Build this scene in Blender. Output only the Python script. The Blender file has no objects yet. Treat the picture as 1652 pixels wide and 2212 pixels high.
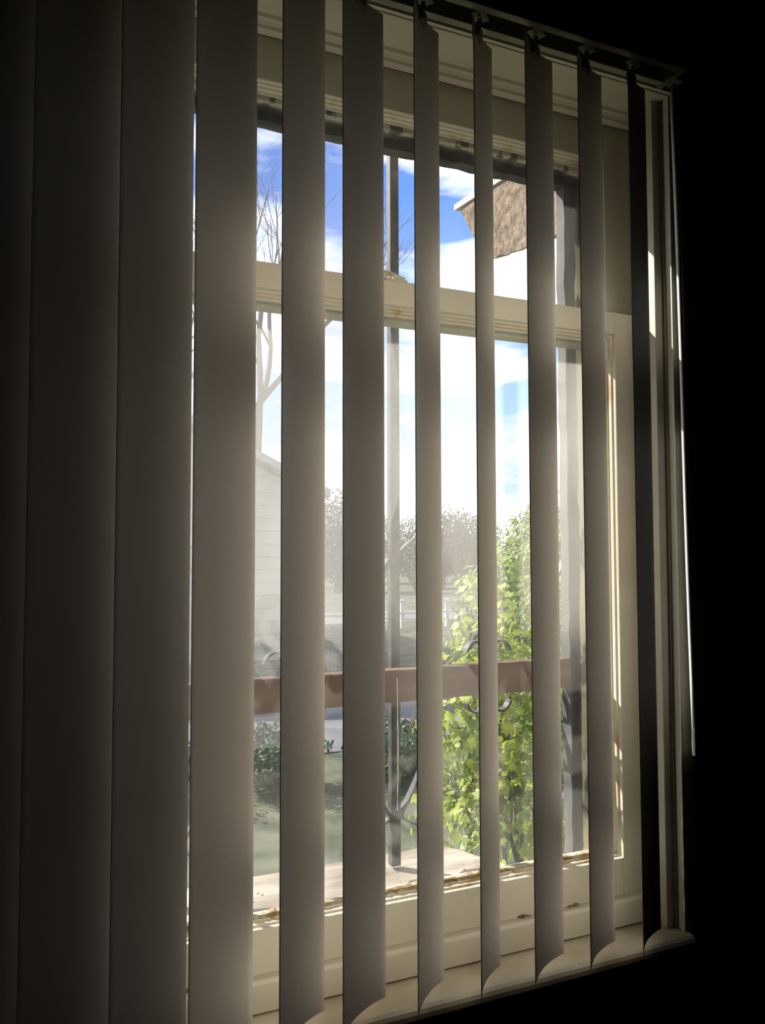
import bpy, bmesh, math, random
from mathutils import Vector, Matrix
random.seed(7)
C = bpy.context.scene.collection
sc = bpy.context.scene
R = math.radians

# ------------------------------------------------------------------ camera
# origin = the camera; +X along the window wall, +Y out through the window, +Z up (metres)
YW, PT, RL, F = R(23.38), R(2.75), R(-0.15), 1700.0
fw = Vector((math.sin(YW)*math.cos(PT), math.cos(YW)*math.cos(PT), math.sin(PT)))
rt = Vector((math.cos(YW), -math.sin(YW), 0)); up = rt.cross(fw)
rt2 = rt*math.cos(RL) + up*math.sin(RL); up2 = -rt*math.sin(RL) + up*math.cos(RL)
cam = bpy.data.objects.new('camera', bpy.data.cameras.new('camera')); C.objects.link(cam)
cam.matrix_world = Matrix(((rt2.x, up2.x, -fw.x, 0), (rt2.y, up2.y, -fw.y, 0), (rt2.z, up2.z, -fw.z, 0), (0, 0, 0, 1)))
cam.data.sensor_fit = 'VERTICAL'; cam.data.sensor_height = 24.0
cam.data.lens = 24.0*F/2212.0
cam.data.clip_start = 0.02; cam.data.clip_end = 500
sc.camera = cam

# ------------------------------------------------------------------ exposure
sc.view_settings.view_transform = 'Standard'; sc.view_settings.look = 'None'
sc.view_settings.gamma = 1.0; sc.view_settings.use_curve_mapping = False
sc.view_settings.exposure = -0.32
sc.cycles.max_bounces = 10; sc.cycles.diffuse_bounces = 5
sc.cycles.transparent_max_bounces = 24; sc.cycles.sample_clamp_indirect = 8.0

# ------------------------------------------------------------------ sun
sd = Vector((0.98, -1.0, -1.08))
sun = bpy.data.objects.new('sun', bpy.data.lights.new('sun', 'SUN')); C.objects.link(sun)
sun.data.energy = 15.0; sun.data.angle = R(0.6); sun.data.color = (1.0, 0.93, 0.82)
sun.rotation_euler = sd.to_track_quat('-Z', 'Y').to_euler()

# ------------------------------------------------------------------ world: blue sky with white clouds
W = bpy.data.worlds.new('sky'); sc.world = W; W.use_nodes = True
nt = W.node_tree; nt.nodes.clear()
def N(t, **k):
    n = nt.nodes.new(t)
    for a, v in k.items(): setattr(n, a, v)
    return n
L = nt.links.new
tc = N('ShaderNodeTexCoord'); sep = N('ShaderNodeSeparateXYZ'); L(tc.outputs['Generated'], sep.inputs[0])
ramp = N('ShaderNodeValToRGB'); L(sep.outputs['Z'], ramp.inputs[0])
e = ramp.color_ramp.elements
e[0].position = 0.0; e[0].color = (0.86, 0.93, 1.0, 1)
e[1].position = 0.75; e[1].color = (0.07, 0.17, 0.62, 1)
q = e.new(0.18); q.color = (0.50, 0.74, 1.0, 1)
q = e.new(0.42); q.color = (0.14, 0.33, 0.95, 1)
mp = N('ShaderNodeMapping'); mp.inputs['Scale'].default_value = (2.3, 2.3, 7.0); mp.inputs['Location'].default_value = (0.35, 0.1, 0.62)
L(tc.outputs['Generated'], mp.inputs[0])
nz = N('ShaderNodeTexNoise'); nz.inputs['Scale'].default_value = 1.6; nz.inputs['Detail'].default_value = 7; nz.inputs['Roughness'].default_value = 0.52
L(mp.outputs[0], nz.inputs['Vector'])
cr = N('ShaderNodeValToRGB'); L(nz.outputs['Fac'], cr.inputs[0])
cr.color_ramp.elements[0].position = 0.40; cr.color_ramp.elements[1].position = 0.55
mix = N('ShaderNodeMixRGB'); L(cr.outputs[0], mix.inputs[0]); L(ramp.outputs[0], mix.inputs[1]); mix.inputs[2].default_value = (1.55, 1.55, 1.6, 1)
bg = N('ShaderNodeBackground'); L(mix.outputs[0], bg.inputs[0]); bg.inputs[1].default_value = 1.5
wo = N('ShaderNodeOutputWorld'); L(bg.outputs[0], wo.inputs[0])

# ------------------------------------------------------------------ materials
def newmat(name):
    m = bpy.data.materials.new(name); m.use_nodes = True
    return m, m.node_tree, m.node_tree.nodes['Principled BSDF']
def pmat(name, col, col2=None, scale=20, stretch=(1, 1, 1), rough=0.6, bump=0.2, bdist=0.001, lo=0.35, hi=0.65, metal=0.0, detail=6, spec=0.4, trans=0.0):
    """two-tone noise paint / plaster / wood"""
    m, t, b = newmat(name)
    b.inputs['Roughness'].default_value = rough; b.inputs['Metallic'].default_value = metal
    b.inputs['Specular IOR Level'].default_value = spec
    c = t.nodes.new('ShaderNodeTexCoord'); mp = t.nodes.new('ShaderNodeMapping'); mp.inputs['Scale'].default_value = stretch
    n = t.nodes.new('ShaderNodeTexNoise'); n.inputs['Scale'].default_value = scale; n.inputs['Detail'].default_value = detail
    t.links.new(c.outputs['Object'], mp.inputs[0]); t.links.new(mp.outputs[0], n.inputs['Vector'])
    r = t.nodes.new('ShaderNodeValToRGB'); t.links.new(n.outputs['Fac'], r.inputs[0])
    r.color_ramp.elements[0].position = lo; r.color_ramp.elements[1].position = hi
    r.color_ramp.elements[0].color = (*col, 1); r.color_ramp.elements[1].color = (*(col2 or col), 1)
    t.links.new(r.outputs[0], b.inputs['Base Color'])
    if bump:
        bp = t.nodes.new('ShaderNodeBump'); bp.inputs['Strength'].default_value = bump; bp.inputs['Distance'].default_value = bdist
        t.links.new(n.outputs['Fac'], bp.inputs['Height']); t.links.new(bp.outputs[0], b.inputs['Normal'])
    if trans:
        out = t.nodes['Material Output']; tr = t.nodes.new('ShaderNodeBsdfTranslucent'); mx = t.nodes.new('ShaderNodeMixShader')
        mx.inputs[0].default_value = trans
        t.links.new(r.outputs[0], tr.inputs[0]); t.links.new(b.outputs[0], mx.inputs[1]); t.links.new(tr.outputs[0], mx.inputs[2])
        t.links.new(mx.outputs[0], out.inputs[0])
    return m
M = {}
M['paint'] = pmat('old_cream_paint', (0.52, 0.48, 0.38), (0.58, 0.545, 0.44), 9, (1, 1, 1), 0.5, 0.25, 0.0015)
M['worn'] = pmat('worn_cream_paint', (0.66, 0.61, 0.48), (0.42, 0.29, 0.15), 30, (1, 1, 0.35), 0.6, 0.5, 0.002, 0.58, 0.72)
M['sill'] = pmat('dusty_sill_paint', (0.50, 0.45, 0.34), (0.36, 0.27, 0.17), 14, (1, 1, 1), 0.42, 0.35, 0.002, 0.45, 0.75)
M['putty'] = pmat('cracked_putty', (0.20, 0.13, 0.06), (0.45, 0.38, 0.26), 60, (0.5, 1, 1), 0.8, 0.9, 0.002, 0.42, 0.55)
M['peel'] = pmat('peeling_exterior_paint', (0.72, 0.66, 0.48), (0.20, 0.18, 0.15), 45, (1, 1, 0.3), 0.75, 0.9, 0.003, 0.5, 0.56)
M['groove'] = pmat('shade_painted_groove', (0.22, 0.18, 0.13), (0.32, 0.27, 0.2), 30, (1, 1, 0.1), 0.8, 0.3)  # darker brown stands in for shade inside the jamb channel
M['crack'] = pmat('black_brown_crack', (0.03, 0.02, 0.012), (0.06, 0.045, 0.03), 40, rough=0.95)
M['crumb'] = pmat('brown_crumbs', (0.10, 0.065, 0.035), (0.3, 0.24, 0.15), 120, rough=0.9)
M['slat'] = pmat('ivory_slat', (0.64, 0.595, 0.53), (0.67, 0.625, 0.56), 400, (1, 1, 3), 0.55, 0.15, 0.0003, spec=0.3)
M['rail'] = pmat('darkened_ivory_rail', (0.24, 0.23, 0.18), (0.28, 0.27, 0.21), 50, rough=0.4, bump=0)  # ivory darkened in the colour to stand in for vignetting at the top
M['clip'] = pmat('darkened_clip', (0.12, 0.12, 0.10), (0.15, 0.15, 0.13), 50, rough=0.3, bump=0)  # clip plastic darkened along with the rail, for the same vignetting
M['wand'] = pmat('white_wand', (0.80, 0.80, 0.80), (0.85, 0.85, 0.85), 60, rough=0.25, bump=0, spec=0.6)
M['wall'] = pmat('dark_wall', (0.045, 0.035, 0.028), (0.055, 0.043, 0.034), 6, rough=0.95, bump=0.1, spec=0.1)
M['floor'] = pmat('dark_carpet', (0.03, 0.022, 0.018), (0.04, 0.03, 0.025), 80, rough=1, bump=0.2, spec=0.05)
M['brass'] = pmat('painted_over_lock', (0.62, 0.56, 0.43), (0.3, 0.22, 0.13), 90, rough=0.55, bump=0.4, lo=0.5, hi=0.7)
M['screenwood'] = pmat('grey_weathered_wood', (0.06, 0.058, 0.06), (0.12, 0.11, 0.105), 26, (1, 1, 0.12), 0.85, 0.6, 0.002)
M['brownwood'] = pmat('brown_rail_wood', (0.07, 0.032, 0.018), (0.19, 0.11, 0.065), 22, (0.12, 1, 1), 0.8, 0.5, 0.002)
M['iron'] = pmat('dull_black_iron', (0.045, 0.045, 0.048), (0.09, 0.085, 0.08), 60, rough=0.42, bump=0.3, metal=0.2)
M['concrete'] = pmat('rough_ledge', (0.34, 0.30, 0.25), (0.16, 0.13, 0.10), 30, (0.25, 1, 1), 0.95, 0.9, 0.006, 0.35, 0.7)
M['siding_out'] = pmat('outer_wall', (0.45, 0.42, 0.36), (0.5, 0.47, 0.4), 10, rough=0.9)
M['house'] = pmat('beige_siding', (0.40, 0.35, 0.28), (0.46, 0.40, 0.33), 3, (1, 1, 6), 0.9, 0.1)
M['roof'] = pmat('grey_shingles', (0.22, 0.22, 0.22), (0.33, 0.32, 0.31), 6, rough=0.95, bump=0.4, bdist=0.02)
M['trim'] = pmat('white_trim', (0.45, 0.44, 0.41), (0.5, 0.49, 0.46), 5, rough=0.7, bump=0)
M['hglass'] = pmat('far_window_glass', (0.12, 0.15, 0.2), (0.2, 0.24, 0.3), 2, rough=0.15, bump=0)
M['bark'] = pmat('grey_bark', (0.09, 0.07, 0.07), (0.16, 0.13, 0.12), 6, (1, 1, 0.2), 0.95, 0.6, 0.02)
M['leafy'] = pmat('maple_leaf', (0.07, 0.15, 0.018), (0.36, 0.40, 0.045), 11, rough=0.5, bump=0, trans=0.4)
M['leafdark'] = pmat('hedge_leaf', (0.02, 0.05, 0.018), (0.045, 0.09, 0.03), 4, rough=0.6, bump=0, trans=0.25)
M['leaffar'] = pmat('far_leaf', (0.05, 0.06, 0.045), (0.10, 0.105, 0.075), 1.5, rough=0.8, bump=0, trans=0.25)
M['grass'] = pmat('lawn', (0.018, 0.032, 0.010), (0.085, 0.088, 0.055), 3.5, (1, 1, 1), 1.0, 0.6, 0.03)
M['road'] = pmat('pale_path', (0.10, 0.10, 0.11), (0.14, 0.14, 0.145), 3, rough=0.95, bump=0.2)
M['eave'] = pmat('rough_brown_board', (0.13, 0.095, 0.07), (0.30, 0.22, 0.16), 22, (0.6, 1.5, 3), 0.9, 0.8, 0.006)

def glass_mat(name, dust_haze, tint=(0.97, 0.985, 0.99), lo=0.35, hi=0.8, base=0.04):
    """window glass: see-through, faint reflection, pale dirt patches with a veil of haze painted in"""
    m = bpy.data.materials.new(name); m.use_nodes = True; t = m.node_tree; t.nodes.clear()
    n = lambda k: t.nodes.new(k); l = t.links.new
    out = n('ShaderNodeOutputMaterial'); tr = n('ShaderNodeBsdfTransparent'); tr.inputs[0].default_value = (*tint, 1)
    gl = n('ShaderNodeBsdfGlossy'); gl.inputs['Roughness'].default_value = 0.02
    lw = n('ShaderNodeLayerWeight'); pw = n('ShaderNodeMath'); pw.operation = 'POWER'; pw.inputs[1].default_value = 4.0; l(lw.outputs['Facing'], pw.inputs[0])
    fr = n('ShaderNodeMath'); fr.operation = 'MULTIPLY_ADD'; fr.inputs[1].default_value = 0.5; fr.inputs[2].default_value = 0.02; l(pw.outputs[0], fr.inputs[0])
    m1 = n('ShaderNodeMixShader'); l(fr.outputs[0], m1.inputs[0]); l(tr.outputs[0], m1.inputs[1]); l(gl.outputs[0], m1.inputs[2])
    tl = n('ShaderNodeBsdfTranslucent'); tl.inputs[0].default_value = (0.86, 0.83, 0.76, 1)
    c = n('ShaderNodeTexCoord'); mp = n('ShaderNodeMapping'); mp.inputs['Scale'].default_value = (1, 1, 0.35)
    nz = n('ShaderNodeTexNoise'); nz.inputs['Scale'].default_value = 7; nz.inputs['Detail'].default_value = 8
    l(c.outputs['Object'], mp.inputs[0]); l(mp.outputs[0], nz.inputs['Vector'])
    mr = n('ShaderNodeMapRange'); l(nz.outputs['Fac'], mr.inputs[0])
    mr.inputs[1].default_value = lo; mr.inputs[2].default_value = hi; mr.inputs[3].default_value = base; mr.inputs[4].default_value = dust_haze
    sx = n('ShaderNodeSeparateXYZ'); l(c.outputs['Object'], sx.inputs[0])
    bd = n('ShaderNodeMapRange'); bd.interpolation_type = 'SMOOTHSTEP'; l(sx.outputs['Z'], bd.inputs[0])
    bd.inputs[1].default_value = -0.17; bd.inputs[2].default_value = -0.06; bd.inputs[3].default_value = 0.25; bd.inputs[4].default_value = 1.0  # dirt thickened above the cross rail to paint in the sunlit haze
    mu = n('ShaderNodeMath'); mu.operation = 'MULTIPLY'; l(mr.outputs[0], mu.inputs[0]); l(bd.outputs[0], mu.inputs[1])
    m2 = n('ShaderNodeMixShader'); l(mu.outputs[0], m2.inputs[0]); l(m1.outputs[0], m2.inputs[1]); l(tl.outputs[0], m2.inputs[2])
    l(m2.outputs[0], out.inputs[0])
    return m
M['glass'] = glass_mat('dusty_haze_glass', 0.19, base=0.07)
M['glass_up'] = glass_mat('clean_glass', 0.035, base=0.006)

def mesh_mat():
    """woven insect screen, 1.6 mm pitch"""
    m = bpy.data.materials.new('insect_mesh'); m.use_nodes = True; t = m.node_tree; t.nodes.clear()
    n = lambda k: t.nodes.new(k); l = t.links.new
    out = n('ShaderNodeOutputMaterial'); tr = n('ShaderNodeBsdfTransparent')
    df = n('ShaderNodeBsdfDiffuse'); df.inputs[0].default_value = (0.42, 0.43, 0.46, 1)
    tl = n('ShaderNodeBsdfTranslucent'); tl.inputs[0].default_value = (0.42, 0.43, 0.46, 1)
    md = n('ShaderNodeMixShader'); md.inputs[0].default_value = 0.35; l(df.outputs[0], md.inputs[1]); l(tl.outputs[0], md.inputs[2])
    c = n('ShaderNodeTexCoord'); s = n('ShaderNodeSeparateXYZ'); l(c.outputs['Object'], s.inputs[0])
    outs = []
    for ax in ('X', 'Z'):
        a = n('ShaderNodeMath'); a.operation = 'MULTIPLY'; a.inputs[1].default_value = 1/0.0016; l(s.outputs[ax], a.inputs[0])
        b = n('ShaderNodeMath'); b.operation = 'FRACT'; l(a.outputs[0], b.inputs[0])
        d = n('ShaderNodeMath'); d.operation = 'LESS_THAN'; d.inputs[1].default_value = 0.14; l(b.outputs[0], d.inputs[0]); outs.append(d)
    mx = n('ShaderNodeMath'); mx.operation = 'MAXIMUM'; l(outs[0].outputs[0], mx.inputs[0]); l(outs[1].outputs[0], mx.inputs[1])
    m2 = n('ShaderNodeMixShader'); l(mx.outputs[0], m2.inputs[0]); l(tr.outputs[0], m2.inputs[1]); l(md.outputs[0], m2.inputs[2])
    l(m2.outputs[0], out.inputs[0])
    return m
M['mesh'] = mesh_mat()

# ------------------------------------------------------------------ mesh helpers
class MB:
    def __init__(s): s.v = []; s.f = []
    def add(s, vs, fs):
        o = len(s.v); s.v += [tuple(v) for v in vs]; s.f += [tuple(i+o for i in f) for f in fs]; return s
    def box(s, x0, x1, y0, y1, z0, z1):
        return s.add([(x0, y0, z0), (x1, y0, z0), (x1, y1, z0), (x0, y1, z0), (x0, y0, z1), (x1, y0, z1), (x1, y1, z1), (x0, y1, z1)],
                     [(0, 3, 2, 1), (4, 5, 6, 7), (0, 1, 5, 4), (1, 2, 6, 5), (2, 3, 7, 6), (3, 0, 4, 7)])
    def prism_x(s, prof, x0, x1):          # prof: (y, z) outline swept along x
        n = len(prof)
        return s.add([(x0, y, z) for y, z in prof] + [(x1, y, z) for y, z in prof],
                     [tuple(range(n))[::-1], tuple(range(n, 2*n))] + [(i, (i+1) % n, n+(i+1) % n, n+i) for i in range(n)])
    def prism_z(s, prof, z0, z1):
        n = len(prof)
        return s.add([(x, y, z0) for x, y in prof] + [(x, y, z1) for x, y in prof],
                     [tuple(range(n)), tuple(range(n, 2*n))[::-1]] + [(i, n+i, n+(i+1) % n, (i+1) % n) for i in range(n)])
    def tube(s, pts, rad, seg=8, cap=True):
        pts = [Vector(p) for p in pts]; rings = []; prev = None
        for i, p in enumerate(pts):
            d = (pts[min(i+1, len(pts)-1)] - pts[max(i-1, 0)]).normalized()
            a = d.orthogonal().normalized() if prev is None else (prev - d*prev.dot(d)).normalized()
            prev = a; b = d.cross(a); r = rad[i] if isinstance(rad, (list, tuple)) else rad
            rings.append([p + (a*math.cos(2*math.pi*k/seg) + b*math.sin(2*math.pi*k/seg))*r for k in range(seg)])
        fs = [(i*seg+k, i*seg+(k+1) % seg, (i+1)*seg+(k+1) % seg, (i+1)*seg+k) for i in range(len(pts)-1) for k in range(seg)]
        if cap: fs += [tuple(range(seg))[::-1], tuple(range((len(pts)-1)*seg, len(pts)*seg))]
        return s.add([v for r_ in rings for v in r_], fs)
    def build(s, name, mat, parent=None, bevel=0, smooth=False, seg=2, sub=0):
        me = bpy.data.meshes.new(name); me.from_pydata(s.v, [], s.f); me.update()
        if isinstance(mat, str): mat = M[mat]
        me.materials.append(mat)
        bm = bmesh.new(); bm.from_mesh(me); bmesh.ops.recalc_face_normals(bm, faces=bm.faces); bm.to_mesh(me); bm.free()
        if smooth:
            for p in me.polygons: p.use_smooth = True
        o = bpy.data.objects.new(name, me); C.objects.link(o)
        if parent is not None: o.parent = parent
        if bevel:
            b = o.modifiers.new('bevel', 'BEVEL'); b.width = bevel; b.segments = seg; b.limit_method = 'ANGLE'
        if sub:
            u = o.modifiers.new('sub', 'SUBSURF'); u.levels = u.render_levels = sub
        return o
def empty(name, loc=(0, 0, 0)):
    o = bpy.data.objects.new(name, None); C.objects.link(o); o.location = loc; return o
def tag(o, label=None, cat=None, group=None, kind=None):
    for k, v in (('label', label), ('category', cat), ('group', group), ('kind', kind)):
        if v: o[k] = v
    return o
def at_base(root, parts=()):               # keep world-space part meshes under an Empty that stands at its base
    for ch in root.children:
        ch.matrix_parent_inverse = Matrix.Translation(root.location).inverted()

# ------------------------------------------------------------------ the room shell
JL, JR, HZ, SZ = -0.015, 0.855, 0.68, -0.547          # opening: left, right, head, stool top
WY0, WY1 = 0.885, 1.008                             # room face and outer face of the wall
FL, CE = -1.50, 1.05
def struct(o): o['kind'] = 'structure'; return o
w = MB()
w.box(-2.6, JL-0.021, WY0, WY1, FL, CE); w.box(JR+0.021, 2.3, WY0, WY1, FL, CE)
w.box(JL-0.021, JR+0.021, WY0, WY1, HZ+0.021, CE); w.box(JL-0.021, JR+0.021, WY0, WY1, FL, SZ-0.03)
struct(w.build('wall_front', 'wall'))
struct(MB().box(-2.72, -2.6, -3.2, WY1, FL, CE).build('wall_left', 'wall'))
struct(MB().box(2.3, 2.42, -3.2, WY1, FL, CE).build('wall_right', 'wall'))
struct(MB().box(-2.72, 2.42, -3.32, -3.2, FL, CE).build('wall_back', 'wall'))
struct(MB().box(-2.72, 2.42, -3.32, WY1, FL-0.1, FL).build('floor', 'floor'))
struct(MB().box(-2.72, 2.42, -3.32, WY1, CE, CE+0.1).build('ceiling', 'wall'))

# ------------------------------------------------------------------ window_1: frame, two sashes, sills
win = empty('window_1', (0.37, 0.95, SZ)); struct(win)
# jamb linings and head lining
f = MB()
f.box(JR, JR+0.02, WY0+0.001, WY1+0.03, SZ, HZ+0.02); f.box(JL-0.02, JL, WY0+0.001, WY1+0.03, SZ, HZ+0.02)
f.box(JL, JR, WY0+0.001, WY1+0.03, HZ, HZ+0.02)
fo = f.build('window_frame', 'paint', win, 0.0015)
# head: shallow cove and thin bead just in front of the upper sash
f = MB(); cove = [(0.945, HZ), (0.947, HZ-0.004)] + [(0.957+0.010*math.sin(R(a))-0.010, HZ-0.012+0.008*math.cos(R(a))) for a in (0, 30, 60, 90)] + [(0.969, HZ-0.013), (0.969, HZ)]
f.prism_x(cove, JL, JR); f.build('head_bead', 'paint', win, 0.0006)
m = MB(); m.box(JL, JR, 0.9995, 1.0075, 0.598, HZ); m.build('outer_stop', 'peel', win, 0.001)['label'] = 'peeling outer stop'
# inner stops on both jambs (room side of the lower sash): two reeds with a groove between
for s, x in ((-1, JR), (1, JL)):
    def bx(a, b): return (x+s*a, x+s*b) if s > 0 else (x-b, x-a)
    m = MB(); x0, x1 = bx(0, 0.019); m.box(x0, x1, 0.904, 0.941, SZ, HZ)
    m.build('inner_stop', 'paint', win, 0.0015)
    m = MB(); x0, x1 = bx(0, 0.003); m.box(x0, x1, 0.8862, 0.8975, SZ, HZ); m.build('edge_bead', 'paint', win, 0.001)
    m = MB(); x0, x1 = bx(0, 0.003); m.box(x0, x1, 0.8975, 0.904, SZ, HZ)
    x0, x1 = bx(0, 0.006); m.box(x0, x1, 0.8992, 0.9002, SZ, HZ); m.box(x0, x1, 0.9018, 0.9026, SZ, HZ)
    g = m.build('jamb_groove', 'groove', win); g['label'] = 'fluted groove with its shade painted dark brown'
    m = MB(); x0, x1 = bx(0, 0.012); m.box(x0, x1, 0.9995, 1.0075, SZ-0.02, HZ); m.build('outer_stop', 'peel', win, 0.001)['label'] = 'peeling outer stop'

def sash(name, x0, x1, z0, z1, yf, yb, stile, rt_, rb_, dp):
    """four members and the stepped moulding that runs down to the glass"""
    m = MB(); gx0, gx1, gz0, gz1 = x0+stile, x1-stile, z0+rb_, z1-rt_
    m.box(x0, gx0, yf, yb, z0, z1); m.box(gx1, x1, yf, yb, z0, z1)
    m.box(gx0, gx1, yf, yb, gz1, z1); m.box(gx0, gx1, yf, yb, z0, gz0)
    o = m.build(name, 'paint', win, 0.0014)
    yg = yf+dp
    prof = [(0, yf+0.0008), (0.0003, yf+dp*.31), (0.0026, yf+dp*.34), (0.0029, yf+dp*.64), (0.0052, yf+dp*.67), (0.0056, yf+dp*.95), (0.0084, yg), (0.0084, yb-0.001), (0, yb-0.001)]
    mm = MB(); vs = []; n = len(prof)
    for a, y in prof:
        a2 = a - (0.0005 if a == 0 else 0)
        vs += [(gx0+a2, y, gz0+a2), (gx1-a2, y, gz0+a2), (gx1-a2, y, gz1-a2), (gx0+a2, y, gz1-a2)]
    fs = [(i*4+k, i*4+(k+1) % 4, ((i+1) % n)*4+(k+1) % 4, ((i+1) % n)*4+k) for i in range(n) for k in range(4)]
    mm.add(vs, fs); mm.build('sash_moulding', 'worn', o)
    return o, (gx0+0.0084, gx1-0.0084, gz0+0.0084, gz1-0.0084, yg)
up_s, g_up = sash('upper_sash', JL+0.001, JR-0.001, 0.312, 0.6725, 0.9765, 0.9985, 0.050, 0.060, 0.044, 0.018)
lo_s, g_lo = sash('lower_sash', JL+0.008, JR-0.021, SZ+0.004, 0.360, 0.945, 0.9745, 0.040, 0.034, 0.089, 0.0225)
for s_, g, mt in ((up_s, g_up, 'glass_up'), (lo_s, g_lo, 'glass')):
    MB().box(g[0]-0.004, g[1]+0.004, g[4]+0.0002, g[4]+0.0028, g[2]-0.004, g[3]+0.004).build('glass_pane', mt, s_)
# crumbling putty line along the foot of the lower glass and down the right stile
m = MB(); n = 150; vs = []; fs = []
for i in range(n+1):
    x = g_lo[0]+(g_lo[1]-g_lo[0])*i/n
    h = 0.001+0.0022*random.random()*(1+math.sin(i*0.31)); y = 0.9620-0.0035*random.random()
    vs += [(x, y, g_lo[2]-0.010), (x, y+0.0015, g_lo[2]+h*0.6), (x, g_lo[4]-0.0002, g_lo[2]+h), (x, g_lo[4]-0.0002, g_lo[2]-0.010)]
for i in range(n):
    for k in range(4): fs.append((i*4+k, i*4+(k+1) % 4, (i+1)*4+(k+1) % 4, (i+1)*4+k))
m.add(vs, fs); m.build('putty_line', 'putty', lo_s)['label'] = 'cracked brown putty'
m = MB(); n = 120; vs = []; fs = []
for i in range(n+1):
    z = g_lo[2]+(g_lo[3]-g_lo[2])*i/n; t = max(0, 1-i/(n*0.4)); wd = 0.0008+0.0005*random.random()+0.008*t*t
    vs += [(g_lo[1]+0.0002, g_lo[4]-0.002, z), (g_lo[1]-wd, g_lo[4]-0.0012, z), (g_lo[1]-wd, g_lo[4]-0.0002, z), (g_lo[1]+0.0002, g_lo[4]-0.0002, z)]
for i in range(n):
    for k in range(4): fs.append((i*4+k, i*4+(k+1) % 4, (i+1)*4+(k+1) % 4, (i+1)*4+k))
m.add(vs, fs); m.build('stile_gap', 'crack', lo_s)['label'] = 'dark crack widening towards the foot of the stile'
# sash lock on the meeting rail
lk = MB(); zt = 0.360
lk.box(0.402, 0.448, 0.948, 0.966, zt, zt+0.004)
lk.prism_z([(0.410+0.009*math.cos(R(a)), 0.957+0.008*math.sin(R(a))) for a in range(0, 360, 30)], zt+0.003, zt+0.014)
lk.prism_z([(0.436+0.007*math.cos(R(a)), 0.957+0.007*math.sin(R(a))) for a in range(0, 360, 30)], zt+0.003, zt+0.010)
lk.tube([(0.412, 0.957, zt+0.012), (0.424, 0.952, zt+0.011), (0.436, 0.953, zt+0.007), (0.446, 0.953, zt+0.006)], [0.005, 0.0035, 0.004, 0.003])
lk.build('sash_lock', 'brass', lo_s, 0.0012)
# stop across the foot of the sash, with small knots of broken paint
m = MB(); m.prism_x([(0.931, SZ+0.003), (0.9445, SZ+0.003), (0.9445, SZ+0.040), (0.934, SZ+0.040), (0.931, SZ+0.036)], JL+0.001, JR-0.019)
m.build('bottom_stop', 'paint', win, 0.001)
m = MB()
for cx in (0.02, 0.16, 0.305, 0.47, 0.618, 0.70):
    for k in range(5):
        a, b, c = cx+random.uniform(-.009, .009), random.uniform(.002, .0045), random.uniform(.0012, .0026)
        m.prism_z([(a+b*math.cos(R(t+k*20))*random.uniform(.7, 1), 0.9425+0.002*math.sin(R(t))) for t in range(0, 360, 45)], SZ+0.0395, SZ+0.0395+c*1.6)
m.build('paint_crumb', 'crumb', win)['label'] = 'brown crumbs of broken paint on the stop'
# inner sill (stool) with rounded nose, outer sill and stone ledge
nose = [(0.8716+0.011-0.011*math.cos(R(a)), SZ-0.011+0.011*math.sin(R(a))) for a in (90, 65, 40, 15, -15, -40, -65, -90)]
m = MB(); m.prism_x([(0.9455, SZ)] + nose[0:8] + [(0.9455, SZ-0.022)], JL-0.02, JR+0.003)
m.build('inner_sill', 'sill', win)['label'] = 'dusty painted inner sill'
m = MB(); nx = 60; vs = []; fs = []
prof = [(0.9765, -0.505), (0.985, -0.490), (1.01, -0.492), (1.038, -0.494), (1.038, -0.53), (0.9765, -0.53)]
for i in range(nx+1):
    x = JL-0.0+ (JR-JL)*i/nx
    for k, (y, z) in enumerate(prof): vs.append((x, y, z+(random.uniform(-.0012, .0012) if 0 < k < 4 else 0)))
n = len(prof)
for i in range(nx):
    for k in range(n): fs.append((i*n+k, i*n+(k+1) % n, (i+1)*n+(k+1) % n, (i+1)*n+k))
fs += [tuple(range(n)), tuple(range(nx*n, nx*n+n))[::-1]]
m.add(vs, fs); m.build('outer_sill', 'concrete', win)['label'] = 'rough sunlit outer sill'
at_base(win)
# the outer wall around the window opening, and the stone ledge under it
w = MB(); w.box(-2.6, JL-0.02, WY1+0.001, 1.035, -1.75, 1.2); w.box(JR+0.02, 2.4, WY1+0.001, 1.035, -1.75, 1.2)
w.box(JL-0.02, JR+0.02, WY1+0.001, 1.035, HZ+0.02, 1.2); w.box(JL-0.02, JR+0.02, WY1+0.001, 1.035, -1.75, -0.54)
struct(w.build('trim_1', 'siding_out'))

struct(MB().box(JL-0.07, JR-0.0, WY0-0.006, WY0-0.0005, HZ+0.001, HZ+0.06).build('trim_2', 'paint'))

# ------------------------------------------------------------------ vertical blind
blind = empty('vertical_blind', (0.40, 0.85, 0.68))
tag(blind, 'ivory vertical blind with tilted slats hanging from a head rail', 'window blind')
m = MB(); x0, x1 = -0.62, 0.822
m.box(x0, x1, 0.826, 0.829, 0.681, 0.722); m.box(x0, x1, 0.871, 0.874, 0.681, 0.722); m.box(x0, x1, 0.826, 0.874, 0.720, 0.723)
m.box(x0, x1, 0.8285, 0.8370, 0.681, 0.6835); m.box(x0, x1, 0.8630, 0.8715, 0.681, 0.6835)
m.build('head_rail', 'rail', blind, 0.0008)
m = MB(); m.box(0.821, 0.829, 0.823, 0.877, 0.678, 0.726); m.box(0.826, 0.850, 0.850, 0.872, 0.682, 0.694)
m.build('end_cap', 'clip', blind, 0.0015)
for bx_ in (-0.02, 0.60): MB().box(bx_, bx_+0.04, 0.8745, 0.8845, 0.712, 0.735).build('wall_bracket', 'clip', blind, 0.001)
SL = [(-0.0505, 75), (0.0274, 73.5), (0.1058, 64), (0.1795, 59.5), (0.2680, 50.5), (0.3418, 54.5), (0.4257, 46.5), (0.5065, 45.5), (0.5922, 58), (0.6750, 58.5), (0.7564, 56)]
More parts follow.
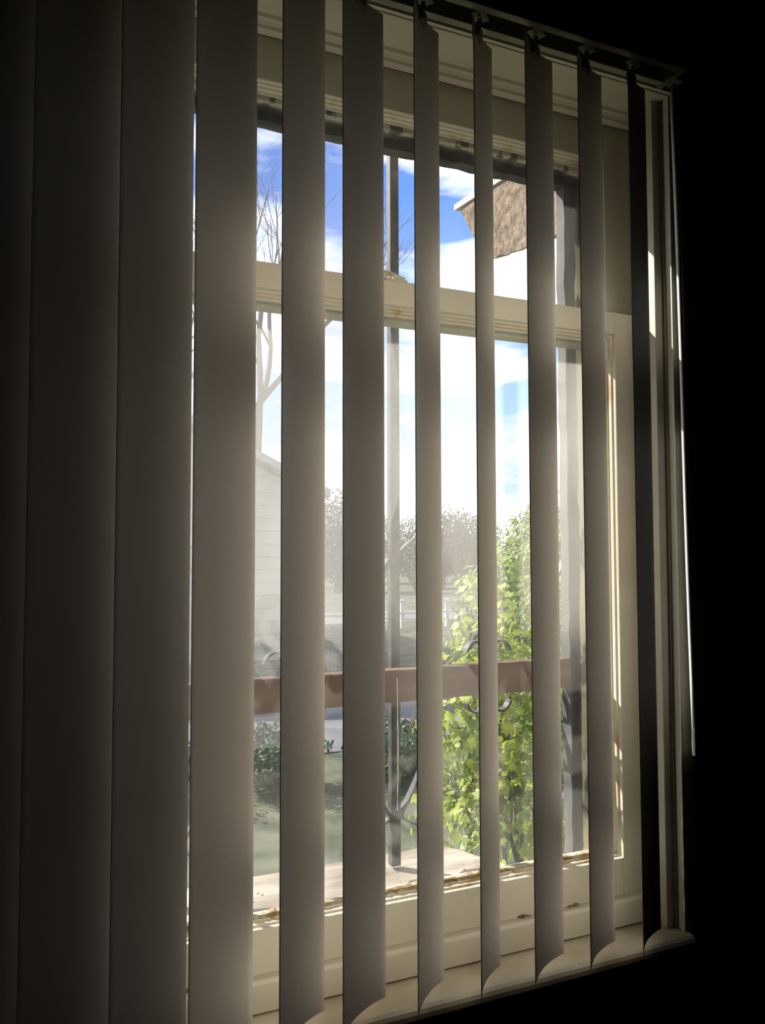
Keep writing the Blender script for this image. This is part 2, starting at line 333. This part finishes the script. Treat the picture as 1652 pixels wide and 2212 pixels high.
def slat_mesh():
    m = MB(); n = 14; pr = []
    for i in range(n+1):
        t = -1+2*i/n; pr.append((t*0.0445, 0.0075*(1-t*t)-0.003))
    th = 0.0011; k = 26; vs = []; fs = []
    rows = [-0.525+ (0.668+0.525)*j/k for j in range(k+1)]
    for z in rows:
        ring = [(a, b+th/2, z) for a, b in pr] + [(a, b-th/2, z) for a, b in reversed(pr)]
        vs += ring
    q = 2*(n+1)
    for j in range(k):
        for i in range(q): fs.append((j*q+i, j*q+(i+1) % q, (j+1)*q+(i+1) % q, (j+1)*q+i))
    for i in range(n):
        fs.append((i, q-1-i, q-2-i, i+1)); o = k*q; fs.append((o+i, o+i+1, o+q-2-i, o+q-1-i))
    return m.add(vs, fs)
base = None
for i, (px_, th) in enumerate(SL):
    if base is None:
        s_ = slat_mesh().build('slat', 'slat', blind, smooth=True); base = s_
        wn = s_.modifiers.new('wn', 'WEIGHTED_NORMAL')
        c = MB(); c.box(-0.010, 0.010, -0.0005, 0.0085, 0.655, 0.672); c.tube([(0, 0.002, 0.67), (0, 0.001, 0.682)], 0.0035); c.box(-0.012, 0.012, -0.009, 0.009, 0.6845, 0.692)
        c0 = c.build('carrier_clip', 'clip', s_, 0.001)
    else:
        s_ = base.copy(); C.objects.link(s_); cc = c0.copy(); C.objects.link(cc); cc.parent = s_
    s_.parent = blind; s_.location = Vector((px_, 0.85, 0))-blind.location
    s_.rotation_euler = (0, 0, R(90-th))     # slat's long cross axis turned from +X
# wand
m = MB(); wt, wb = Vector((0.8405, 0.866, 0.672)), Vector((0.8600, 0.868, -0.268))
m.tube([wt.lerp(wb, t/12)+Vector((0.0012*math.sin(t*0.5), 0, 0)) for t in range(13)], 0.0034, 8)
wd = m.build('tilt_wand', 'wand', blind, smooth=True)
m = MB(); m.tube([wb+Vector((0, 0, 0.012)), wb+Vector((0, 0, -0.010)), wb+Vector((0, 0, -0.026))], [0.0042, 0.0046, 0.0038], 10)
m.build('wand_tip', 'clip', wd, smooth=False)
m = MB(); m.tube([wt+Vector((0, 0, -0.01)), wt+Vector((0.0, -0.002, 0.006)), wt+Vector((0, -0.004, 0.012))], 0.0026, 8); m.build('wand_hook', 'clip', wd, smooth=True)
for o in blind.children:
    if o.name.split('.')[0] != 'slat': o.matrix_parent_inverse = Matrix.Translation(blind.location).inverted()

# ------------------------------------------------------------------ insect screen in its wooden frame
scr = empty('insect_screen', (0.44, 1.018, -0.47)); tag(scr, 'old wooden framed insect screen standing outside the sash windows', 'window screen')
ya, yb = 1.010, 1.030
def rough_box(m, x0, x1, y0, y1, z0, z1, axis, n=40, amp=0.0012):
    vs = []; fs = []
    for i in range(n+1):
        t = i/n; a, b, c, d = [random.uniform(-amp, amp) for _ in range(4)]
        if axis == 'x':
            x = x0+(x1-x0)*t; vs += [(x, y0+a, z0+b), (x, y1+c, z0+b), (x, y1+c, z1+d), (x, y0+a, z1+d)]
        else:
            z = z0+(z1-z0)*t; vs += [(x0+b, y0+a, z), (x1+d, y0+a, z), (x1+d, y1+c, z), (x0+b, y1+c, z)]
    for i in range(n):
        for k in range(4): fs.append((i*4+k, i*4+(k+1) % 4, (i+1)*4+(k+1) % 4, (i+1)*4+k))
    fs += [(0, 1, 2, 3), (n*4+3, n*4+2, n*4+1, n*4)]
    return m.add(vs, fs)
rough_box(MB(), JL+0.002, JR-0.002, ya, yb, 0.577, 0.601, 'x').build('top_rail', 'screenwood', scr)
rough_box(MB(), 0.751, 0.770, ya, yb, -0.468, 0.577, 'z').build('side_stile', 'screenwood', scr)
rough_box(MB(), JL+0.002, JL+0.045, ya, yb, -0.468, 0.577, 'z').build('side_stile', 'screenwood', scr)
rough_box(MB(), 0.772, JR-0.001, ya, yb, -0.468, 0.577, 'z').build('side_filler', 'peel', scr)['label'] = 'strip of pale peeling paint'
rough_box(MB(), JL+0.045, 0.751, 1.008, 1.029, -0.212, -0.168, 'x', amp=0.0006).build('cross_rail', 'brownwood', scr)['label'] = 'brown stained cross rail'
def net(x0, x1, z0, z1, edge, name='net'):
    nx, nz_ = 24, 40; vs = []; fs = []
    for j in range(nz_+1):
        z = z0+(z1-z0)*j/nz_; xe = x1+edge(z)
        for i in range(nx+1):
            x = x0+(xe-x0)*i/nx
            vs.append((x, 1.021+0.002*math.sin(9*x+5*z)*(i/nx), z))
    for j in range(nz_):
        for i in range(nx): a = j*(nx+1)+i; fs.append((a, a+1, a+nx+2, a+nx+1))
    return MB().add(vs, fs).build(name, 'mesh', scr, smooth=True)
net(JL+0.043, 0.42, -0.170, 0.578, lambda z: 0.012*math.sin(14*z)+0.05*math.sin(5*z+0.4))
net(JL+0.043, 0.33, -0.260, -0.210, lambda z: 0.01*math.sin(40*z))
m = MB(); m.tube([(0.4565, 1.006, -0.178), (0.4570, 1.005, -0.27), (0.4563, 1.006, -0.36)], 0.0005, 5)
m.build('loose_wire', 'wand', scr)['label'] = 'loose pale wire hanging from the cross rail'
at_base(scr)

# ------------------------------------------------------------------ wrought iron window guard
gd = empty('window_guard', (0.494, 1.10, -0.472)); tag(gd, 'wrought iron window guard of bars and scrolls on the outer ledge', 'window guard')
GY = 1.10
def strip(pts, th=0.0034, dep=0.013):
    """flat iron strip bent along a path in the XZ plane"""
    pts = [Vector((p[0], 0, p[1])) for p in pts]; vs = []; fs = []; n = len(pts)
    for i, p in enumerate(pts):
        d = (pts[min(i+1, n-1)]-pts[max(i-1, 0)]).normalized(); nn = Vector((-d.z, 0, d.x))*th/2
        for q, y in ((p+nn, GY-dep/2), (p+nn, GY+dep/2), (p-nn, GY+dep/2), (p-nn, GY-dep/2)): vs.append((q.x, y, q.z))
    for i in range(n-1):
        for k in range(4): fs.append((i*4+k, i*4+(k+1) % 4, (i+1)*4+(k+1) % 4, (i+1)*4+k))
    fs += [(0, 1, 2, 3), (n*4-1, n*4-2, n*4-3, n*4-4)]
    return MB().add(vs, fs)
def bez(P, n=14):
    out = []
    for k in range(0, len(P)-1, 3):
        a, b, c, d = [Vector((*P[k+i], 0)) for i in range(4)]
        for i in range(n+(1 if k+3 >= len(P)-1 else 0)):
            t = i/n; p = a*(1-t)**3+b*3*t*(1-t)**2+c*3*t*t*(1-t)+d*t**3; out.append((p.x, p.y))
    return out
bars = (0.168, 0.494, 0.822)
for bx_ in bars:
    m = MB(); m.box(bx_-0.0075, bx_+0.0075, GY-0.007, GY+0.007, -0.4725, 0.66); m.build('bar', 'iron', gd, 0.001)
m = MB(); m.box(-0.25, 0.845, GY-0.006, GY+0.006, 0.655, 0.668); m.build('top_bar', 'iron', gd, 0.001)
zu, zl, zm = -0.012, -0.398, -0.202
for bx_ in bars:
    for s in (-1, 1):
        # tall bow between the two hubs
        pts = bez([(bx_+s*0.006, zu+0.004), (bx_+s*0.03, zu-0.03), (bx_+s*0.074, zm+0.09), (bx_+s*0.076, zm), (bx_+s*0.074, zm-0.09), (bx_+s*0.03, zl+0.03), (bx_+s*0.006, zl-0.004)])
        strip(pts).build('bow', 'iron', gd, smooth=False)
        # curl above the upper hub and below the lower hub
        for z, d in ((zu, 1), (zl, -1)):
            k = 1.0 if d > 0 else 0.62
            pts = bez([(bx_+s*0.006, z), (bx_+s*0.022, z+d*0.026*k), (bx_+s*0.045, z+d*0.042*k), (bx_+s*0.062, z+d*0.020*k),
                       (bx_+s*0.074, z+d*0.0), (bx_+s*0.068, z-d*0.026*k), (bx_+s*0.050, z-d*0.024*k), (bx_+s*0.040, z-d*0.022*k), (bx_+s*0.040, z-d*0.006*k), (bx_+s*0.048, z-d*0.004*k)])
            strip(pts).build('scroll', 'iron', gd)
    m = MB(); m.box(bx_-0.012, bx_+0.012, GY-0.010, GY+0.010, zu-0.007, zu+0.007); m.build('collar', 'iron', gd, 0.001)
    MB().box(bx_-0.012, bx_+0.012, GY-0.010, GY+0.010, zl-0.006, zl+0.006).build('collar', 'iron', gd, 0.001)
for cx in (0.331, 0.658):
    for sx in (-1, 1):
        for sz in (-1, 1):
            pts = bez([(cx+sx*0.078, zm), (cx+sx*0.050, zm+sz*0.004), (cx+sx*0.008, zm+sz*0.012), (cx+sx*0.006, zm+sz*0.036),
                       (cx+sx*0.008, zm+sz*0.060), (cx+sx*0.032, zm+sz*0.064), (cx+sx*0.040, zm+sz*0.040)], 12)
            strip(pts).build('scroll', 'iron', gd)
at_base(gd)

led = MB(); ox = [(-0.30, 1.040), (0.640, 1.040), (0.638, 1.075), (0.618, 1.125), (0.596, 1.155), (-0.30, 1.155)]
led.prism_z(ox, -0.545, -0.4775)
for _ in range(60):                          # small grit and mortar lumps on top
    x, y, r_ = random.uniform(-0.05, 0.60), random.uniform(1.05, 1.14), random.uniform(0.0008, 0.0026)
    led.prism_z([(x+r_*math.cos(R(a)), y+r_*math.sin(R(a))) for a in range(0, 360, 60)], -0.4785, -0.4772+r_*0.5)
tag(led.build('stone_ledge', 'concrete'), 'rough pale ledge running outside below the window', 'ledge')

# ------------------------------------------------------------------ eave board projecting beside the window
A, B, Cc, D = Vector((0.858, 1.036, 0.715)), Vector((0.97, 1.70, 0.86)), Vector((1.044, 1.70, 0.74)), Vector((0.905, 1.036, 0.575))
nrm = (B-A).cross(D-A).normalized()*0.02
ev = empty('eave_board', (0.92, 1.036, 0.575)); tag(ev, 'rough brown board sticking out from the wall at upper right', 'eave board')
n = 22; vs = []; fs = []
for i in range(n+1):
    t = i/n; a = A.lerp(B, t); d = D.lerp(Cc, t)+Vector((0, 0, random.uniform(-.004, .004)))
    vs += [a-nrm, d-nrm, d+nrm, a+nrm]
for i in range(n):
    for k in range(4): fs.append((i*4+k, i*4+(k+1) % 4, (i+1)*4+(k+1) % 4, (i+1)*4+k))
fs += [(0, 1, 2, 3), (n*4+3, n*4+2, n*4+1, n*4)]
MB().add(vs, fs).build('board', 'eave', ev)
m = MB(); e1, e2 = A+Vector((-0.012, 0, 0.012)), B+Vector((-0.014, 0.03, 0.010))
m.tube([e1, e2], 0.010, 4); m.build('white_batten', 'trim', ev)['label'] = 'pale sunlit batten along the upper edge'
at_base(ev)

# ------------------------------------------------------------------ ground
GZ = -1.70
g = MB(); g.box(-40, 60, 1.04, 120, GZ-0.2, GZ); tag(g.build('lawn', 'grass'), kind='structure')
m = MB(); m.box(-6, 4.2, 6.3, 9.6, GZ, GZ+0.012); struct(m.build('path', 'road'))
m = MB(); m.box(-40, 60, 17.0, 20.0, GZ, GZ+0.012); struct(m.build('street', 'road'))

# ------------------------------------------------------------------ neighbour's house
hs = empty('neighbour_house', (1.0, 12, GZ)); tag(hs, 'pale beige gabled house at left, in front of the bare tree', 'house')
hx0, hx1, hy, hd, ez = -5.0, 3.8, 12.0, 7.0, 0.95; pk = ((hx0+hx1)/2, ez+4.4*0.48)
m = MB(); m.add([(hx0, hy, GZ), (hx1, hy, GZ), (hx1, hy, ez), (pk[0], hy, pk[1]), (hx0, hy, ez), (hx0, hy+hd, GZ), (hx1, hy+hd, GZ), (hx1, hy+hd, ez), (pk[0], hy+hd, pk[1]), (hx0, hy+hd, ez)],
    [(0, 1, 2, 3, 4), (5, 9, 8, 7, 6), (1, 6, 7, 2), (0, 4, 9, 5), (2, 7, 8, 3), (3, 8, 9, 4)])
m.build('wall', 'house', hs)
m = MB()
for k in range(13):                                   # lapped siding courses
    z = GZ+0.2+k*0.2; m.add([(hx0, hy-0.014, z), (hx1, hy-0.014, z), (hx1, hy-0.006, z+0.19), (hx0, hy-0.006, z+0.19)], [(0, 1, 2, 3)])
m.build('siding', 'house', hs)
m = MB(); o_ = 0.35
for s, xe in ((1, hx1), (-1, hx0)):
    a = Vector((pk[0], hy-o_, pk[1]+0.05)); b = Vector((xe+s*0.35, hy-o_, ez-0.168+0.05)); dv = Vector((0, hd+2*o_, 0)); t = Vector((0, 0, 0.12))
    m.add([a, b, b+dv, a+dv, a+t, b+t, b+dv+t, a+dv+t], [(0, 1, 2, 3), (4, 7, 6, 5), (0, 4, 5, 1), (1, 5, 6, 2), (2, 6, 7, 3), (3, 7, 4, 0)])
m.build('roof', 'roof', hs)
for wx, wz in ((1.55, -0.75), (-1.2, -0.75)):
    wf = MB().box(wx, wx+0.7, hy-0.07, hy+0.02, wz, wz+0.95).build('house_window', 'trim', hs)
    q = MB().box(wx+0.07, wx+0.63, hy-0.085, hy-0.06, wz+0.07, wz+0.88).build('pane', 'hglass', wf)
at_base(hs)

# ------------------------------------------------------------------ plants
def leaf_shape(lobed):
    if lobed:
        r = [1.0, .58, .88, .55, .68, .45, .42]; a = [90, 68, 48, 22, 5, -30, -75]
        pts = [(rr*math.cos(R(t)), rr*math.sin(R(t))) for rr, t in zip(r, a)]
        pts = pts+[(0, -.35)]+[(-x, y) for x, y in reversed(pts[1:])]
        return pts
    return [(0, -1), (.45, -.2), (.35, .5), (0, 1), (-.35, .5), (-.45, -.2)]
def foliage(n, place, size, lobed, droop=0.35):
    m = MB(); sh = leaf_shape(lobed); vs = []; fs = []
    for _ in range(n):
        c, out = place(); s = size*random.uniform(.6, 1.25)
        nrm = (out+Vector((random.uniform(-.8, .8), random.uniform(-.8, .8), random.uniform(-.3, .9)))).normalized()
        t = nrm.cross(Vector((0, 0, 1))+Vector((random.uniform(-droop, droop),)*3)).normalized(); b = nrm.cross(t)
        a = random.uniform(-.9, .9); t2 = t*math.cos(a)+b*math.sin(a); b2 = -t*math.sin(a)+b*math.cos(a)
        o = len(vs)
        for x, y in sh: vs.append(c+t2*x*s+b2*y*s+nrm*(abs(x)*-.18*s))
        fs.append(tuple(range(o, o+len(sh))))
    m.add(vs, fs); return m
def ell(c, r, hollow=0.6):
    def f():
        d = Vector((random.gauss(0, 1), random.gauss(0, 1), random.gauss(0, 1))).normalized()
        k = random.uniform(hollow, 1)**0.7*(1+0.12*math.sin(7*d.x+3*d.z)+0.1*math.sin(9*d.z+4*d.y))
        return Vector((c[0]+r[0]*d.x*k, c[1]+r[1]*d.y*k, c[2]+r[2]*d.z*k)), d
    return f
def branches(m, p, d, length, rad, depth, spread=0.55):
    pts = [p]; rr = [rad]; n = 5
    for i in range(n):
        d = (d+Vector((random.uniform(-.14, .14), random.uniform(-.14, .14), random.uniform(-.04, .12)))).normalized()
        p = p+d*length/n; pts.append(p); rr.append(rad*(1-0.4*(i+1)/n))
    m.tube(pts, rr, 6 if depth > 2 else 4, cap=False)
    if depth <= 0: return
    for _ in range(3 if depth > 1 else 4):
        k = random.randint(2, n); dd = (d+Vector((random.uniform(-1, 1), random.uniform(-1, 1), random.uniform(-.35, .7)))*spread).normalized()
        branches(m, pts[k], dd, length*random.uniform(.55, .8), rr[k]*0.62, depth-1, spread*1.06)

# maple bush pressed up to the window at right
mb = empty('maple_shrub', (1.50, 2.25, GZ)); tag(mb, 'sunlit yellow green leafy shrub close outside the window at right', 'shrub')
parts_ = [((1.50, 2.25, -1.00), (0.40, 0.35, 0.62), 2500), ((1.72, 2.45, -0.42), (0.40, 0.40, 0.52), 1500), ((1.32, 2.20, -0.55), (0.20, 0.26, 0.34), 850), ((1.95, 2.5, -0.8), (0.45, 0.45, 0.75), 1300)]
allm = MB()
for c_, r_, n_ in parts_:
    x = foliage(n_, ell(c_, r_, 0.35), 0.024, True); allm.add(x.v, x.f)
allm.build('foliage', 'leafy', mb)
m = MB()
for _ in range(7):
    branches(m, Vector((1.5+random.uniform(-.1, .1), 2.25+random.uniform(-.1, .1), GZ)), Vector((random.uniform(-.2, .3), random.uniform(-.2, .2), 1)).normalized(), 0.75, 0.012, 2, 0.4)
m.build('stem', 'bark', mb); at_base(mb)

def shrub(name, label, c, r, n, size, mat, lobed=False, group=None):
    t = empty(name, (c[0], c[1], GZ)); tag(t, label, 'shrub', group)
    foliage(n, ell(c, r, 0.5), size, lobed).build('foliage', mat, t)
    m = MB()
    for _ in range(4): branches(m, Vector((c[0], c[1], GZ)), Vector((random.uniform(-.4, .4), random.uniform(-.4, .4), 1)).normalized(), (c[2]-GZ)*0.8+0.1, 0.02, 2, .5)
    m.build('stem', 'bark', t); at_base(t); return t
for hx, hl in ((0.70, 'low dark green bush on the lawn at the far left edge of the glass'), (1.55, 'low dark green bush on the lawn, second from the left'),
               (2.40, 'low dark green bush on the lawn left of the middle iron bar'), (3.25, 'low dark green bush on the lawn behind the middle iron bar')):
    shrub('low_bush', hl, (hx, 5.4+0.1*math.sin(hx*5), -1.47), (0.37, 0.33, 0.23), 2200, 0.026, 'leafdark', group='low bushes on the lawn')

# bare tree by the house
def bare(name, label, x, y, h, rad, lean, seed, depth=5, ln=0.36):
    random.seed(seed); t = empty(name, (x, y, GZ)); tag(t, label, 'tree', None)
    m = MB(); base_ = Vector((x, y, GZ)); top = base_+Vector((lean, 0, h))
    m.tube([base_, base_.lerp(top, .35)+Vector((.05, 0, 0)), base_.lerp(top, .7)+Vector((-.04, 0, 0)), top], [rad*1.2, rad, rad*.9, rad*.75], 10, cap=False)
    tr = m.build('trunk', 'bark', t, smooth=True)
    m = MB()
    for k in range(5):
        a = k*1.256+random.uniform(-.3, .3)
        branches(m, top-Vector((0, 0, 0.12*k)), Vector((math.cos(a)*.7, math.sin(a)*.5, 1)).normalized(), h*ln*random.uniform(.8, 1.15), rad*.5, depth-1, .6)
    m.build('branches', 'bark', t); at_base(t)
bare('bare_tree', 'bare branching tree with forked trunk rising behind the beige house', 5.15, 20.5, 5.6, 0.17, 0.1, 11, 5, 0.62)
bare('bare_tree', 'smaller bare tree with fine twigs left of the forked one', 4.6, 31, 7.5, 0.18, -0.1, 5, 5, 0.6)

# belt of trees beyond the street
random.seed(21)
spots = [(11.0, 30, 2.3, 1.5, 'far rounded tree just right of the house'), (15.6, 37, 1.9, 1.9, 'low far tree behind the middle iron bar'),
         (16.2, 31, 2.0, 2.0, 'hazy far tree right of the middle iron bar'), (21.5, 38, 2.1, 2.1, 'broad far tree in the middle of the tree belt'),
         (21.6, 31, 2.2, 1.5, 'darker pointed far tree rising above the belt'), (27.6, 37, 2.9, 2.3, 'tall far tree at the right end of the belt'), (29.5, 30, 2.1, 2.4, 'far tree seen at the right edge of the glass'), (8.6, 36, 1.6, 1.8, 'far tree mostly hidden by the house roof')]
for (x, y, top, w_, lab) in spots:
    t = empty('distant_tree', (x, y, GZ)); tag(t, lab, 'tree', 'trees in the belt beyond the street')
    h = top-GZ; mm = MB()
    for c_, r_, n_ in [((x, y, GZ+h*.55), (w_, w_*.8, h*.45), 4500), ((x-w_*.4, y, GZ+h*.4), (w_*.7, w_*.6, h*.33), 1600), ((x+w_*.5, y-.3, GZ+h*.38), (w_*.8, w_*.6, h*.34), 1600)]:
        q = foliage(n_, ell(c_, r_, .5), 0.085, False); mm.add(q.v, q.f)
    mm.build('foliage', 'leaffar', t)
    MB().tube([(x, y, GZ), (x+.1, y, GZ+h*.3), (x, y, GZ+h*.7)], [.2, .15, .07], 8).build('trunk', 'bark', t); at_base(t)
# a nearer greener tree at right
t = empty('green_tree', (7.3, 9.8, GZ)); tag(t, 'light green tree standing beyond the leafy shrub, against the sky', 'tree')
mm = MB()
for c_, r_, n_ in [((7.2, 9.9, -0.35), (1.2, 1.0, 1.1), 2400), ((6.4, 10.0, -0.8), (0.9, .8, 0.8), 1300)]:
    q = foliage(n_, ell(c_, r_, .4), 0.06, False); mm.add(q.v, q.f)
mm.build('foliage', 'leafy', t)
MB().tube([(7.3, 9.8, GZ), (7.25, 9.8, -.9), (7.2, 9.9, .1)], [.1, .08, .04], 8).build('trunk', 'bark', t); at_base(t)
# slim dark evergreen by the house corner
t = empty('slim_evergreen', (4.55, 11.5, GZ)); tag(t, 'slim dark evergreen at the right corner of the beige house', 'tree')
foliage(1800, ell((4.55, 11.5, -0.45), (0.24, 0.24, 1.15), .4), 0.05, False).build('foliage', 'leafdark', t)
MB().tube([(4.55, 11.5, GZ), (4.55, 11.5, .3)], [.06, .02], 8).build('trunk', 'bark', t); at_base(t)
# low wire-and-post fence across the lawn
fn = empty('yard_fence', (8.5, 15.6, GZ)); tag(fn, 'low white rail fence crossing the lawn before the street', 'fence')
for k in range(9):
    x = 5.0+k*1.1; MB().box(x-.04, x+.04, 15.56, 15.64, GZ, GZ+0.62).build('post', 'trim', fn)
for z in (0.30, 0.55): MB().box(4.9, 13.9, 15.54, 15.56, GZ+z, GZ+z+0.05).build('rail', 'trim', fn)
at_base(fn)
